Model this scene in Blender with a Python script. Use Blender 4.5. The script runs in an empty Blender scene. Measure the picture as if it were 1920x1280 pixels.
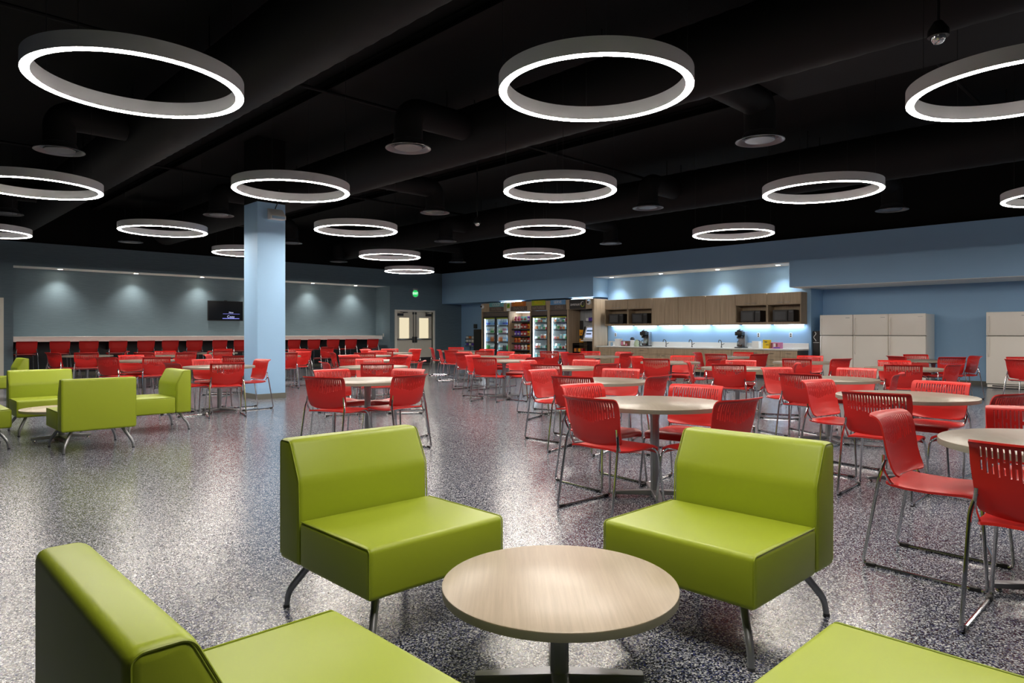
import bpy, bmesh, math, random
from mathutils import Vector, Matrix
random.seed(7)
PI = math.pi
SC = bpy.context.scene
COL = SC.collection

# ------------------------------------------------------------------ materials
def lin(c):
    return tuple(((v/255)/12.92 if v/255 <= .04045 else ((v/255+.055)/1.055)**2.4) for v in c) + (1,)

def mat(name, rgb, rough=.5, metal=0., spec=.5, coat=0., emit=None, strength=0.):
    m = bpy.data.materials.new(name); m.use_nodes = True
    b = m.node_tree.nodes['Principled BSDF']
    b.inputs['Base Color'].default_value = lin(rgb)
    b.inputs['Roughness'].default_value = rough
    b.inputs['Metallic'].default_value = metal
    b.inputs['Specular IOR Level'].default_value = spec
    b.inputs['Coat Weight'].default_value = coat
    if emit:
        b.inputs['Emission Color'].default_value = lin(emit)
        b.inputs['Emission Strength'].default_value = strength
    return m

def nodes(m):
    t = m.node_tree
    return t, t.nodes['Principled BSDF']

def ramp(t, stops, const=False):
    r = t.nodes.new('ShaderNodeValToRGB')
    if const: r.color_ramp.interpolation = 'CONSTANT'
    e = r.color_ramp.elements
    while len(e) > 1: e.remove(e[0])
    e[0].position = stops[0][0]; e[0].color = lin(stops[0][1])
    for p, c in stops[1:]:
        n = e.new(p); n.color = lin(c)
    return r

def coords(t, scale=(1, 1, 1)):
    c = t.nodes.new('ShaderNodeTexCoord'); mp = t.nodes.new('ShaderNodeMapping')
    mp.inputs['Scale'].default_value = scale
    t.links.new(c.outputs['Object'], mp.inputs['Vector'])
    return mp.outputs['Vector']

def noise(t, vec, scale, detail=3, rough=.5):
    n = t.nodes.new('ShaderNodeTexNoise')
    n.inputs['Scale'].default_value = scale; n.inputs['Detail'].default_value = detail
    n.inputs['Roughness'].default_value = rough
    t.links.new(vec, n.inputs['Vector'])
    return n.outputs['Fac']

def bump(t, b, h, strength, dist):
    n = t.nodes.new('ShaderNodeBump')
    n.inputs['Strength'].default_value = strength; n.inputs['Distance'].default_value = dist
    t.links.new(h, n.inputs['Height']); t.links.new(n.outputs['Normal'], b.inputs['Normal'])

def m_floor():
    m = mat('flake_epoxy', (140, 140, 145), .2)
    t, b = nodes(m); v = coords(t)
    vo = t.nodes.new('ShaderNodeTexVoronoi'); vo.inputs['Scale'].default_value = 185
    t.links.new(v, vo.inputs['Vector'])
    sp = t.nodes.new('ShaderNodeSeparateColor'); t.links.new(vo.outputs['Color'], sp.inputs['Color'])
    r = ramp(t, FLAKES, True); t.links.new(sp.outputs['Red'], r.inputs['Fac'])
    t.links.new(r.outputs['Color'], b.inputs['Base Color'])
    h = noise(t, v, 120, 2, .45)
    bump(t, b, h, .2, .0036)
    b.inputs['Roughness'].default_value = .18
    b.inputs['Specular IOR Level'].default_value = .36
    return m
FLAKES = [(0, (22, 24, 30)), (.26, (62, 67, 80)), (.42, (40, 48, 96)), (.54, (106, 111, 122)), (.72, (160, 164, 171)), (.89, (204, 206, 207))]

def m_paper(name, a, bcol):
    m = mat(name, a, .75)
    t, b = nodes(m); v = coords(t, (1.2, 1.2, 38))
    f = noise(t, v, 3.2, 6, .65)
    r = ramp(t, [(.3, a), (.7, bcol)]); t.links.new(f, r.inputs['Fac'])
    t.links.new(r.outputs['Color'], b.inputs['Base Color'])
    bump(t, b, f, .25, .004)
    return m

def m_wood(name, a, bcol, scale=(14, 14, .5), rough=.45):
    m = mat(name, a, rough)
    t, b = nodes(m); v = coords(t, scale)
    f = noise(t, v, 2.5, 5, .6)
    r = ramp(t, [(.32, a), (.68, bcol)]); t.links.new(f, r.inputs['Fac'])
    t.links.new(r.outputs['Color'], b.inputs['Base Color'])
    return m

def m_paint(name, c, rough=.6):
    m = mat(name, c, rough)
    t, b = nodes(m); v = coords(t)
    bump(t, b, noise(t, v, 160, 2), .06, .002)
    return m

def m_vinyl(name, c):
    m = mat(name, c, .42, spec=.4)
    t, b = nodes(m); v = coords(t)
    bump(t, b, noise(t, v, 420, 2), .05, .0015)
    return m

def m_emit(name, c, s):
    return mat(name, (20, 20, 20), .5, emit=c, strength=s)

def m_glass(name):
    m = bpy.data.materials.new(name); m.use_nodes = True
    t = m.node_tree; t.nodes.clear()
    o = t.nodes.new('ShaderNodeOutputMaterial'); mx = t.nodes.new('ShaderNodeMixShader')
    tr = t.nodes.new('ShaderNodeBsdfTransparent'); gl = t.nodes.new('ShaderNodeBsdfGlossy')
    tr.inputs['Color'].default_value = (.96, .98, .97, 1); gl.inputs['Roughness'].default_value = .03
    mx.inputs['Fac'].default_value = .07
    t.links.new(tr.outputs[0], mx.inputs[1]); t.links.new(gl.outputs[0], mx.inputs[2])
    t.links.new(mx.outputs[0], o.inputs['Surface'])
    return m

M = dict(
    floor=m_floor(),
    paper=m_paper('grasscloth_paper', (98, 118, 130), (114, 135, 147)),
    blue=m_paint('light_blue_paint', (150, 190, 226)),
    white=m_paint('white_ceiling_paint', (244, 242, 238)),
    black=mat('black_ceiling_paint', (15, 15, 15), .8, spec=.15),
    ductblack=mat('black_duct_paint', (23, 23, 24), .65, spec=.15),
    backwall=m_paint('rear_paint', (70, 80, 90)),
    rubber=mat('grey_rubber_base', (104, 104, 96), .6),
    red=mat('red_plastic', (190, 33, 29), .38, spec=.45),
    green=m_vinyl('lime_vinyl', (149, 165, 38)),
    greenseam=m_vinyl('lime_seam_vinyl', (137, 152, 34)),
    chrome=mat('chrome', (205, 205, 208), .14, 1.),
    silver=mat('silver_paint', (150, 152, 156), .35, .75),
    steel=mat('brushed_steel', (170, 170, 170), .3, 1.),
    blackp=mat('black_plastic', (22, 22, 24), .4),
    darkg=mat('dark_grey_plastic', (58, 60, 64), .4),
    laminate=m_wood('greige_laminate', (124, 116, 103), (137, 128, 114), (1.5, 26, 26), .34),
    coffee=m_wood('beige_laminate', (172, 158, 139), (186, 172, 152), (1.2, 30, 30), .36),
    edge=mat('grey_edge_band', (128, 124, 112), .5),
    wood=m_wood('walnut_laminate', (164, 144, 118), (194, 172, 144), (16, 16, .45), .5),
    woodin=m_wood('walnut_laminate_inner', (148, 130, 106), (172, 152, 126), (16, 16, .45), .55),
    counter=mat('white_solid_surface', (226, 224, 218), .35),
    cream=mat('cream_solid_surface', (254, 252, 246), .35),
    doorp=mat('cream_door_paint', (228, 222, 206), .45),
    framep=mat('cream_frame_paint', (244, 240, 228), .45),
    fridge=mat('white_enamel', (252, 247, 238), .35),
    fridgegap=mat('grey_gasket', (92, 90, 88), .6),
    housing=mat('grey_lamp_housing', (206, 208, 212), .5),
    lamp=m_emit('lamp_diffuser', (255, 245, 233), 25.),
    spot=m_emit('downlight_lens', (255, 240, 215), 12.),
    strip=m_emit('cool_led_strip', (224, 238, 255), 9.),
    coollight=m_emit('cooler_led', (226, 240, 255), 4.5),
    glasslit=m_emit('lit_door_glass', (246, 232, 196), .21),
    exitgreen=m_emit('exit_green', (30, 180, 84), .3),
    exitwhite=m_emit('exit_letters', (225, 255, 235), .4),
    screen=mat('black_screen', (12, 12, 14), .12),
    scrtext=m_emit('screen_text', (200, 208, 255), .25),
    scrblue=m_emit('screen_blue', (140, 146, 255), .3),
    kioskscr=m_emit('kiosk_screen', (205, 220, 255), .2),
    glass=m_glass('clear_glass'),
    liner=mat('white_liner', (222, 228, 232), .5),
    white2=mat('white_plastic', (232, 232, 230), .4),
    yellow=mat('yellow_card', (232, 196, 24), .5),
    orange=mat('orange_card', (210, 120, 50), .5),
    amber=mat('amber_card', (235, 160, 20), .5),
    purple=mat('purple_card', (98, 70, 190), .5),
    teal=mat('teal_card', (120, 186, 190), .5),
    skyb=mat('sky_blue_card', (108, 160, 208), .5),
    lime=mat('lime_card', (172, 186, 40), .5),
    taupe=mat('taupe_card', (104, 92, 84), .55),
    taupel=mat('taupe_letters', (152, 140, 128), .55),
    charcoal=mat('charcoal_card', (52, 50, 50), .5),
    pink=mat('pink_card', (206, 120, 160), .5),
    brown=mat('brown_card', (120, 70, 44), .5),
    crimson=mat('crimson_card', (176, 44, 40), .5),
    greenc=mat('green_card', (60, 150, 70), .5),
    paleg=mat('pale_green_glass', (190, 206, 176), .2),
    bluebottle=mat('blue_label', (50, 80, 190), .4),
    clearb=mat('clear_bottle', (150, 184, 214), .2),
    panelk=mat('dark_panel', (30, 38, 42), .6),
    diffm=mat('dull_metal', (118, 118, 122), .3, .85),
    redl=mat('coffee_liquid', (60, 34, 24), .2),
)

# ------------------------------------------------------------------ mesh helpers
class MB:
    def __init__(s): s.b = bmesh.new(); s.n = 0
    def _mi(s, fs, mi, smooth=False):
        for f in fs: f.material_index = mi; f.smooth = smooth
    def box(s, x0, x1, y0, y1, z0, z1, bev=0., seg=2, mi=0):
        r = bmesh.ops.create_cube(s.b, size=1)
        vs = r['verts']
        for v in vs:
            v.co = Vector(((x0+x1)/2+v.co.x*(x1-x0), (y0+y1)/2+v.co.y*(y1-y0), (z0+z1)/2+v.co.z*(z1-z0)))
        fs = {f for v in vs for f in v.link_faces}
        s._mi(fs, mi)
        if bev:
            es = list({e for v in vs for e in v.link_edges})
            rr = bmesh.ops.bevel(s.b, geom=es, offset=bev, segments=seg, profile=.5, affect='EDGES')
            s._mi(rr['faces'], mi, seg > 1)
        return s
    def prism(s, pts, x0, x1, bev=0., seg=3, mi=0):
        """2-D outline pts (y, z), extruded along x"""
        a = [s.b.verts.new((x0, p[0], p[1])) for p in pts]
        c = [s.b.verts.new((x1, p[0], p[1])) for p in pts]
        n = len(pts); fs = []
        fs.append(s.b.faces.new(a[::-1])); fs.append(s.b.faces.new(c))
        for i in range(n): fs.append(s.b.faces.new((a[i], a[(i+1) % n], c[(i+1) % n], c[i])))
        bmesh.ops.recalc_face_normals(s.b, faces=fs)
        s._mi(fs, mi)
        if bev:
            es = list({e for f in fs for e in f.edges})
            rr = bmesh.ops.bevel(s.b, geom=es, offset=bev, segments=seg, profile=.5, affect='EDGES')
            s._mi(rr['faces'], mi, True)
        return s
    def lathe(s, prof, n=32, cx=0, cy=0, mi=0, smooth=True, closed=False):
        rings = []
        for r, z in prof:
            if r < 1e-5: rings.append([s.b.verts.new((cx, cy, z))])
            else: rings.append([s.b.verts.new((cx+r*math.cos(2*PI*i/n), cy+r*math.sin(2*PI*i/n), z)) for i in range(n)])
        fs = []
        pairs = list(zip(rings[:-1], rings[1:]))
        if closed: pairs.append((rings[-1], rings[0]))
        for p, q in pairs:
            for i in range(n):
                j = (i+1) % n
                if len(p) == 1 and len(q) == 1: continue
                if len(p) == 1: fs.append(s.b.faces.new((p[0], q[j], q[i])))
                elif len(q) == 1: fs.append(s.b.faces.new((p[i], p[j], q[0])))
                else: fs.append(s.b.faces.new((p[i], p[j], q[j], q[i])))
        bmesh.ops.recalc_face_normals(s.b, faces=fs)
        s._mi(fs, mi, smooth)
        return s
    def tube(s, path, r, n=8, mi=0, caps=True):
        P = [Vector(p) for p in path]
        rs = r if isinstance(r, (list, tuple)) else [r]*len(P)
        up = None; rings = []
        for i, p in enumerate(P):
            d = ((P[min(i+1, len(P)-1)]-p).normalized()+(p-P[max(i-1, 0)]).normalized())
            d = d.normalized() if d.length > 1e-6 else Vector((0, 0, 1))
            if up is None:
                up = d.orthogonal().normalized()
            else:
                up = (up-d*up.dot(d)).normalized()
            w = d.cross(up)
            rings.append([s.b.verts.new(p+(up*math.cos(2*PI*k/n)+w*math.sin(2*PI*k/n))*rs[i]) for k in range(n)])
        fs = []
        for a, c in zip(rings[:-1], rings[1:]):
            for k in range(n): fs.append(s.b.faces.new((a[k], a[(k+1) % n], c[(k+1) % n], c[k])))
        s._mi(fs, mi, True)
        if caps:
            e = [s.b.faces.new(rings[0][::-1]), s.b.faces.new(rings[-1])]
            s._mi(e, mi)
        return s
    def sheet(s, pts, thick, keep=None, mi=0):
        """grid of points pts[v][u] -> solid sheet"""
        g = [[s.b.verts.new(p) for p in row] for row in pts]
        fs = []
        for i in range(len(g)-1):
            for j in range(len(g[0])-1):
                if keep is None or keep(i, j):
                    fs.append(s.b.faces.new((g[i][j], g[i][j+1], g[i+1][j+1], g[i+1][j])))
        lone = [v for row in g for v in row if not v.link_faces]
        bmesh.ops.delete(s.b, geom=lone, context='VERTS')
        bmesh.ops.recalc_face_normals(s.b, faces=fs)
        bmesh.ops.solidify(s.b, geom=fs, thickness=thick)
        for f in s.b.faces: f.smooth = True
        return s
    def build(s, name, mats, parent=None, loc=(0, 0, 0), rz=0, sharp=.7):
        me = bpy.data.meshes.new(name); s.b.to_mesh(me); s.b.free()
        for m in (mats if isinstance(mats, (list, tuple)) else [mats]): me.materials.append(M[m] if isinstance(m, str) else m)
        me.set_sharp_from_angle(angle=sharp)
        o = bpy.data.objects.new(name, me); COL.objects.link(o)
        o.location = loc; o.rotation_euler = (0, 0, rz)
        if parent: o.parent = parent
        return o

def fillet(pts, r, n=5):
    P = [Vector(p) for p in pts]; out = [P[0]]
    for a, b, c in zip(P[:-2], P[1:-1], P[2:]):
        d1 = (a-b); d2 = (c-b); k = min(r, d1.length*.48, d2.length*.48)
        s, e = b+d1.normalized()*k, b+d2.normalized()*k
        for i in range(n+1):
            t = i/n
            out.append(s*(1-t)**2+b*2*t*(1-t)+e*t*t)
    out.append(P[-1])
    return out

def tag(o, label=None, cat=None, group=None, kind=None):
    if label: o['label'] = label
    if cat: o['category'] = cat
    if group: o['group'] = group
    if kind: o['kind'] = kind
    return o

def thing(name, label, cat, loc=(0, 0, 0), rz=0, group=None):
    o = bpy.data.objects.new(name, None); COL.objects.link(o)
    o.location = loc; o.rotation_euler = (0, 0, rz); o.empty_display_size = .1
    return tag(o, label, cat, group)

def structure(o): o['kind'] = 'structure'; return o

def dup(root, loc, rz, label=None, group=None):
    r = root.copy(); COL.objects.link(r); r.location = loc; r.rotation_euler = (0, 0, rz)
    if label: r['label'] = label
    if group: r['group'] = group
    for ch in list(root.children):
        c = ch.copy(); COL.objects.link(c); c.parent = r
        for g in list(ch.children):
            d = g.copy(); COL.objects.link(d); d.parent = c
    return r

def text(body, size, mats, name, parent, loc, rot, depth=.003, ax='CENTER'):
    cu = bpy.data.curves.new(name, 'FONT'); cu.body = body; cu.size = size; cu.extrude = depth
    cu.align_x = ax; cu.align_y = 'CENTER'; cu.resolution_u = 3
    t = bpy.data.objects.new(name, cu); COL.objects.link(t)
    dg = bpy.context.evaluated_depsgraph_get(); dg.update()
    me = bpy.data.meshes.new_from_object(t.evaluated_get(dg))
    bpy.data.objects.remove(t); bpy.data.curves.remove(cu)
    me.materials.clear(); me.materials.append(M[mats])
    o = bpy.data.objects.new(name, me); COL.objects.link(o)
    o.location = loc; o.rotation_euler = rot
    if parent: o.parent = parent
    return o

# ------------------------------------------------------------------ setting
# room: the long papered wall stands at y = 22.5, the blue kitchen side at x = 17.8 .. 19.4
YL, YR, ZP, ZC = 22.5, 23.5, 3.72, 4.95
o = MB().box(-6.2, 19.8, -6.2, 23.9, -.2, 0).build('floor', 'floor'); structure(o)
o = MB().box(-6.2, 19.8, -6.2, 23.9, ZC, ZC+.2).build('ceiling', 'black'); structure(o)

b = MB()
b.box(-6, 1.97, YL, YL+.2, 0, ZP).box(1.97, 2.87, YL, YL+.2, 2.11, ZP).box(2.87, 3.18, YL, YL+.2, 0, ZP)
b.box(3.18, 15.21, YL, YL+.2, 3.08, ZP)
b.box(15.21, 15.53, YL, YL+.2, 0, ZP).box(15.53, 17.31, YL, YL+.2, 2.11, ZP).box(17.31, 18.85, YL, YL+.2, 0, ZP)
b.box(3.0, 3.18, YL+.2, YR, 0, 3.08).box(15.21, 15.4, YL+.2, YR, 0, 3.08)
b.box(3.0, 15.4, YR, YR+.2, 0, 3.08)
structure(b.build('wall_left', 'paper'))
structure(MB().box(3.18, 15.21, YL+.2, YR, 3.08, 3.2).build('trim_1', 'white'))
structure(MB().box(-6, 19.6, YL+.1, YL+.2, ZP, ZC).build('wall_left_upper', 'black'))

b = MB()
b.box(17.8, 18.85, 14.43, YL, 2.46, ZP)
b.box(17.8, 18.6, 7.81, 14.43, 3.12, ZP)
b.box(17.8, 19.4, -6, 7.81, 2.46, ZP)
b.box(18.85, 19.05, 14.43, YL, 0, ZP)
b.box(18.6, 18.85, 7.57, 14.43, 0, ZP)
b.box(18.85, 19.4, 7.57, 7.7, 0, ZP)
b.box(19.4, 19.6, -6, 7.7, 0, ZP)
structure(b.build('wall_right', 'blue'))
structure(MB().box(17.81, 18.6, 7.82, 14.42, 3.1, 3.12).build('trim_2', 'white'))
structure(MB().box(17.81, 19.39, -6, 7.8, 2.45, 2.46).build('trim_3', 'white'))
structure(MB().box(18.0, 18.1, -6, YL, ZP, ZC).build('wall_right_upper', 'black'))
structure(MB().box(-6.2, -6, -6, YL, 0, ZC).build('wall_near_left', 'backwall'))
structure(MB().box(-6, 19.6, -6.2, -6, 0, ZC).build('wall_rear', 'backwall'))
b = MB()
b.box(-6, 1.9, YL-.012, YL, 0, .1).box(2.97, 3.18, YL-.012, YL, 0, .1).box(15.21, 15.43, YL-.012, YL, 0, .1).box(17.41, 18.85, YL-.012, YL, 0, .1)
b.box(3.18, 15.21, YR-.012, YR, 0, .1)
structure(b.build('baseboard_left', 'rubber'))
b = MB()
b.box(19.388, 19.4, -6, 7.57, 0, .1).box(18.838, 18.85, 20.2, YL, 0, .1)
structure(b.build('baseboard_right', 'rubber'))

structure(MB().box(5.5, 6.05, 12.5, 13.1, 0, 3.72).build('column', 'blue'))
structure(MB().box(5.488, 6.062, 12.488, 13.112, 0, .1).build('baseboard_column', 'rubber'))
structure(MB().box(5.5, 6.05, 12.5, 13.1, 3.72, ZC).build('column_upper', 'black'))

# double doors and the single door at the left edge
def door_leaf(p, x0, x1, hinge_left):
    w = x1-x0
    y = YL+.06
    fr = MB()
    gx0, gx1 = (x0+.16, x1-.24) if hinge_left else (x0+.24, x1-.16)
    fr.box(x0, gx0, y, y+.05, .01, 2.1).box(gx1, x1, y, y+.05, .01, 2.1)
    fr.box(gx0, gx1, y, y+.05, .01, 1.02).box(gx0, gx1, y, y+.05, 1.86, 2.1)
    lf = fr.build('door_leaf', 'doorp', p)
    MB().box(gx0, gx1, y+.02, y+.03, 1.02, 1.86).build('window_pane', 'glasslit', lf)
    MB().box(x0+.02, x1-.02, y-.006, y, .02, .26).build('kick_plate', 'darkg', lf)
    k = MB().box(x0+.06, x1-.06, y-.06, y-.03, .97, 1.03, .008)
    k.box(x0+.06, x0+.1, y-.03, y, .97, 1.03).box(x1-.1, x1-.06, y-.03, y, .97, 1.03)
    k.build('push_bar', 'steel', lf)
    xi = x1-.06 if hinge_left else x0+.06
    k = MB().tube([(xi, y-.03, 1.05), (xi, y-.03, 2.06)], .012).box(xi-.04, xi+.04, y-.07, y, .86, 1.1, .015)
    k.box(xi-.03, xi+.03, y-.05, y, 2.0, 2.09, .01).build('vertical_rod', 'darkg', lf)
    xc = x0+.06 if hinge_left else x1-.06
    s = 1 if hinge_left else -1
    MB().box(min(xc, xc+s*.26), max(xc, xc+s*.26), y-.07, y, 1.93, 2.03, .01).tube(fillet([(xc+s*.22, y-.06, 2.05), (xc+s*.4, y-.18, 2.07), (xc+s*.1, y-.05, 2.09)], .03), .012).build('door_closer', 'darkg', lf)
d1 = bpy.data.objects.new('door_1', None); COL.objects.link(d1); structure(d1)
f = MB().box(15.43, 15.53, YL-.03, YL+.12, 0, 2.17).box(17.31, 17.41, YL-.03, YL+.12, 0, 2.17).box(15.53, 17.31, YL-.03, YL+.12, 2.1, 2.17)
f.build('door_frame', 'framep', d1)
door_leaf(d1, 15.535, 16.415, True); door_leaf(d1, 16.425, 17.305, False)
d2 = bpy.data.objects.new('door_2', None); COL.objects.link(d2); structure(d2)
f = MB().box(1.87, 1.97, YL-.03, YL+.12, 0, 2.19).box(2.87, 2.97, YL-.03, YL+.12, 0, 2.19).box(1.97, 2.87, YL-.03, YL+.12, 2.11, 2.19)
f.build('door_frame', 'framep', d2)
lf = MB().box(1.975, 2.865, YL+.06, YL+.11, .01, 2.1).build('door_leaf', 'doorp', d2)
MB().tube(fillet([(2.79, YL+.06, 1.0), (2.79, YL, 1.0), (2.66, YL, 1.0)], .02), .011).build('door_handle', 'steel', lf)

# ------------------------------------------------------------------ ceiling services
def spiral_duct(name, label, x, y0, y1, z, r):
    b = MB(); prof = []
    n = int((y1-y0)/.28)
    bb = b.b; rings = []
    for i in range(n*2+1):
        yy = y0+(y1-y0)*i/(2*n)
        rr = r+(.006 if i % 2 else 0)
        rings.append([bb.verts.new((x+rr*math.cos(2*PI*k/28), yy, z+rr*math.sin(2*PI*k/28))) for k in range(28)])
    for a, c in zip(rings[:-1], rings[1:]):
        for k in range(28): bb.faces.new((a[k], a[(k+1) % 28], c[(k+1) % 28], c[k])).smooth = True
    for i in range(0, int((y1-y0)/3.)):
        yy = y0+1.2+3*i
        b.tube([(x-r*.7, yy, z+r*.75), (x-r*.7, yy, ZC)], .008, 6).tube([(x+r*.7, yy, z+r*.75), (x+r*.7, yy, ZC)], .008, 6)
    o = b.build(name, 'ductblack', sharp=.9)
    return tag(o, label, 'air duct')
spiral_duct('air_duct', 'thick black spiral air duct at upper left, passing above the blue column', 3.31, -5, 22, 4.3, .4)
spiral_duct('air_duct', 'black spiral air duct across the middle of the ceiling', 6.86, -5, 22, 4.3, .4)
spiral_duct('air_duct', 'black spiral air duct nearest to the kitchen side', 12.9, -5, 22, 4.3, .4)
for i, x in enumerate((-3, 0, 5.1, 10, 15)):
    o = MB().box(x-.09, x+.09, -6, 22.5, 4.79, 4.81).box(x-.012, x+.012, -6, 22.5, 4.81, ZC-.03).box(x-.09, x+.09, -6, 22.5, ZC-.03, ZC).build('ceiling_beam', 'black')
    structure(o)
b = MB()
for y in (2.5, 9, 15.5): b.tube([(-5.9, y, 4.755), (17.9, y, 4.755)], .028, 8)
structure(b.build('ceiling_pipes', 'ductblack'))

DIFF = [(2.1, 11.16, 3.31, 'ceiling diffuser at upper left below the nearest left ring'),
 (5.49, 7.68, 6.86, 'ceiling diffuser between the two large upper rings'),
 (8.59, 4.16, 6.86, 'pale blue ceiling diffuser right of the large middle ring'),
 (15.36, 4.61, 12.9, 'pale ceiling diffuser over the blue wall at right'),
 (11.58, 7.97, 12.9, 'small ceiling diffuser between the middle and right second row rings'),
 (8.83, 11.4, 6.86, 'ceiling diffuser right of the ring over the column'),
 (5.7, 14.89, 6.86, 'ceiling diffuser just left of the column top'),
 (15.44, 11.88, 12.9, 'flat pale ceiling diffuser above the kitchen opening'),
 (11.81, 14.78, 12.9, 'ceiling diffuser left of the dangling dome camera rings'),
 (15.58, 18.81, 12.9, 'tiny ceiling diffuser near the far wall corner'),
 (12.45, 21.6, 12.9, 'tiny ceiling diffuser close to the papered wall, right of the column'),
 (5.62, 20.95, 6.86, 'ceiling diffuser close to the papered wall, left of the column'),
 (2.4, 17.83, 3.31, 'ceiling diffuser at the left photo edge'),
 (8.91, 18.07, 6.86, 'ceiling diffuser peeking out right of the column')]
for x, y, dx, lab in DIFF:
    t = thing('ceiling_diffuser', lab, 'air vent', (x, y, 3.78), 0, 'round ceiling diffusers')
    s = 1 if dx > x else -1; L = abs(dx-x)-.38
    MB().lathe([(.2, .1), (.235, .03), (.305, .0), (.31, -.012), (.285, -.01), (.22, .05)], 40).build('flange', 'diffm', t)
    MB().lathe([(0, -.005), (.185, -.005), (.19, .01), (.12, .035), (0, .04)], 40).build('centre_disc', 'diffm', t)
    MB().tube(fillet([(0, 0, .06), (0, 0, .5), (s*L, 0, .5)], .25, 7), .2, 20).build('branch_pipe', 'ductblack', t)

tag(MB().box(7.43, 8.65, -5, 3.8, 4.22, 4.6, .01, 1).tube([(7.7, 3, 4.6), (7.7, 3, ZC)], .01, 6).tube([(8.4, 3, 4.6), (8.4, 3, ZC)], .01, 6).build('rectangular_duct', 'ductblack'), 'flat black rectangular duct right of the largest middle ring', 'air duct')
for x, y, lab in ((6.1, 1.5, 'black dome camera on a drop rod near the top right corner'), (9.51, 10.83, 'small dome camera on a drop rod left of the middle rings')):
    t = thing('dome_camera', lab, 'camera', (x, y, 3.56), 0)
    MB().lathe([(.0, .12), (.03, .12), (.075, .05), (.075, .0), (0, 0)], 20).build('body', 'blackp', t)
    MB().lathe([(.055, 0), (.05, -.03), (.03, -.052), (0, -.06)], 20).build('dome', 'chrome', t)
    MB().tube([(0, 0, .12), (0, 0, ZC-3.56)], .012).build('drop_rod', 'blackp', t)

# ring lamps
ring0 = thing('ring_lamp', '-', 'pendant lamp', (0, 0, 3.155), 0, 'ring pendant lamps')
MB().lathe([(.695, .0), (.695, .115), (.76, .115), (.76, .0), (.7555, .0), (.7555, .01), (.6995, .01), (.6995, .0)], 96, closed=True).build('housing', 'housing', ring0)
MB().lathe([(.7, .009), (.7, -.002), (.704, -.005), (.751, -.005), (.755, -.002), (.755, .009)], 96, closed=True).build('diffuser', 'lamp', ring0)
for k in range(4):
    a = PI/2*k+PI/4
    MB().tube([(.728*math.cos(a), .728*math.sin(a), .11), (.728*math.cos(a), .728*math.sin(a), ZC-3.155)], .0022, 5).build('suspension_cable', 'blackp', ring0)
RINGS = [(1.62, 5.82, 'large glowing ring pendant at the upper left corner'),
 (4.23, 3.41, 'largest glowing ring pendant at the top middle'),
 (6.62, 1.09, 'large glowing ring pendant cut by the right edge at top'),
 (1.79, 10.85, 'ring pendant cut by the left edge below the upper left one'),
 (4.29, 8.67, 'ring pendant hanging in front of the blue column top'),
 (6.88, 6.15, 'ring pendant directly below the largest middle ring'),
 (9.49, 3.72, 'tilted looking ring pendant right of the middle ones, over the blue wall edge'),
 (12.3, 1.45, 'ring pendant just showing at the right edge above the blue wall'),
 (1.86, 16.38, 'small ring pendant cut by the left edge near the papered wall'),
 (4.25, 13.77, 'ring pendant left of the column over the lounge chairs'),
 (6.81, 11.18, 'ring pendant just right of the column, third row'),
 (9.39, 8.77, 'third ring pendant down in the middle column of rings'),
 (12.31, 6.51, 'ring pendant over the kitchen opening'),
 (6.84, 16.17, 'ring pendant half hidden behind the column left side'),
 (9.77, 14.45, 'fourth row ring pendant between column and middle rings'),
 (12.19, 11.76, 'smallest ring pendant in the middle column of rings'),
 (12.5, 17.42, 'farthest ring pendant in front of the papered wall corner')]
for i, (x, y, lab) in enumerate(RINGS):
    if i == 0: ring0.location = (x, y, 3.155); ring0['label'] = lab
    else: dup(ring0, (x, y, 3.155), 0, lab)
# unseen rings: the grid carried on, plus lamps added to brighten lounge and fridges
for x, y, lab in ((1.65, .9, 'added ring pendant right above the near lounge chairs, out of view'), (9.4, -1.5, 'glowing ring pendant beyond the right edge, nearest one'), (14.9, -1.0, 'unseen ring pendant added beyond the right edge to light the fridges'), (12.3, -3.8, 'unseen ring pendant added beyond the right edge, farthest from the lounge')):
    dup(ring0, (x, y, 3.155), 0, lab)

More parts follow.
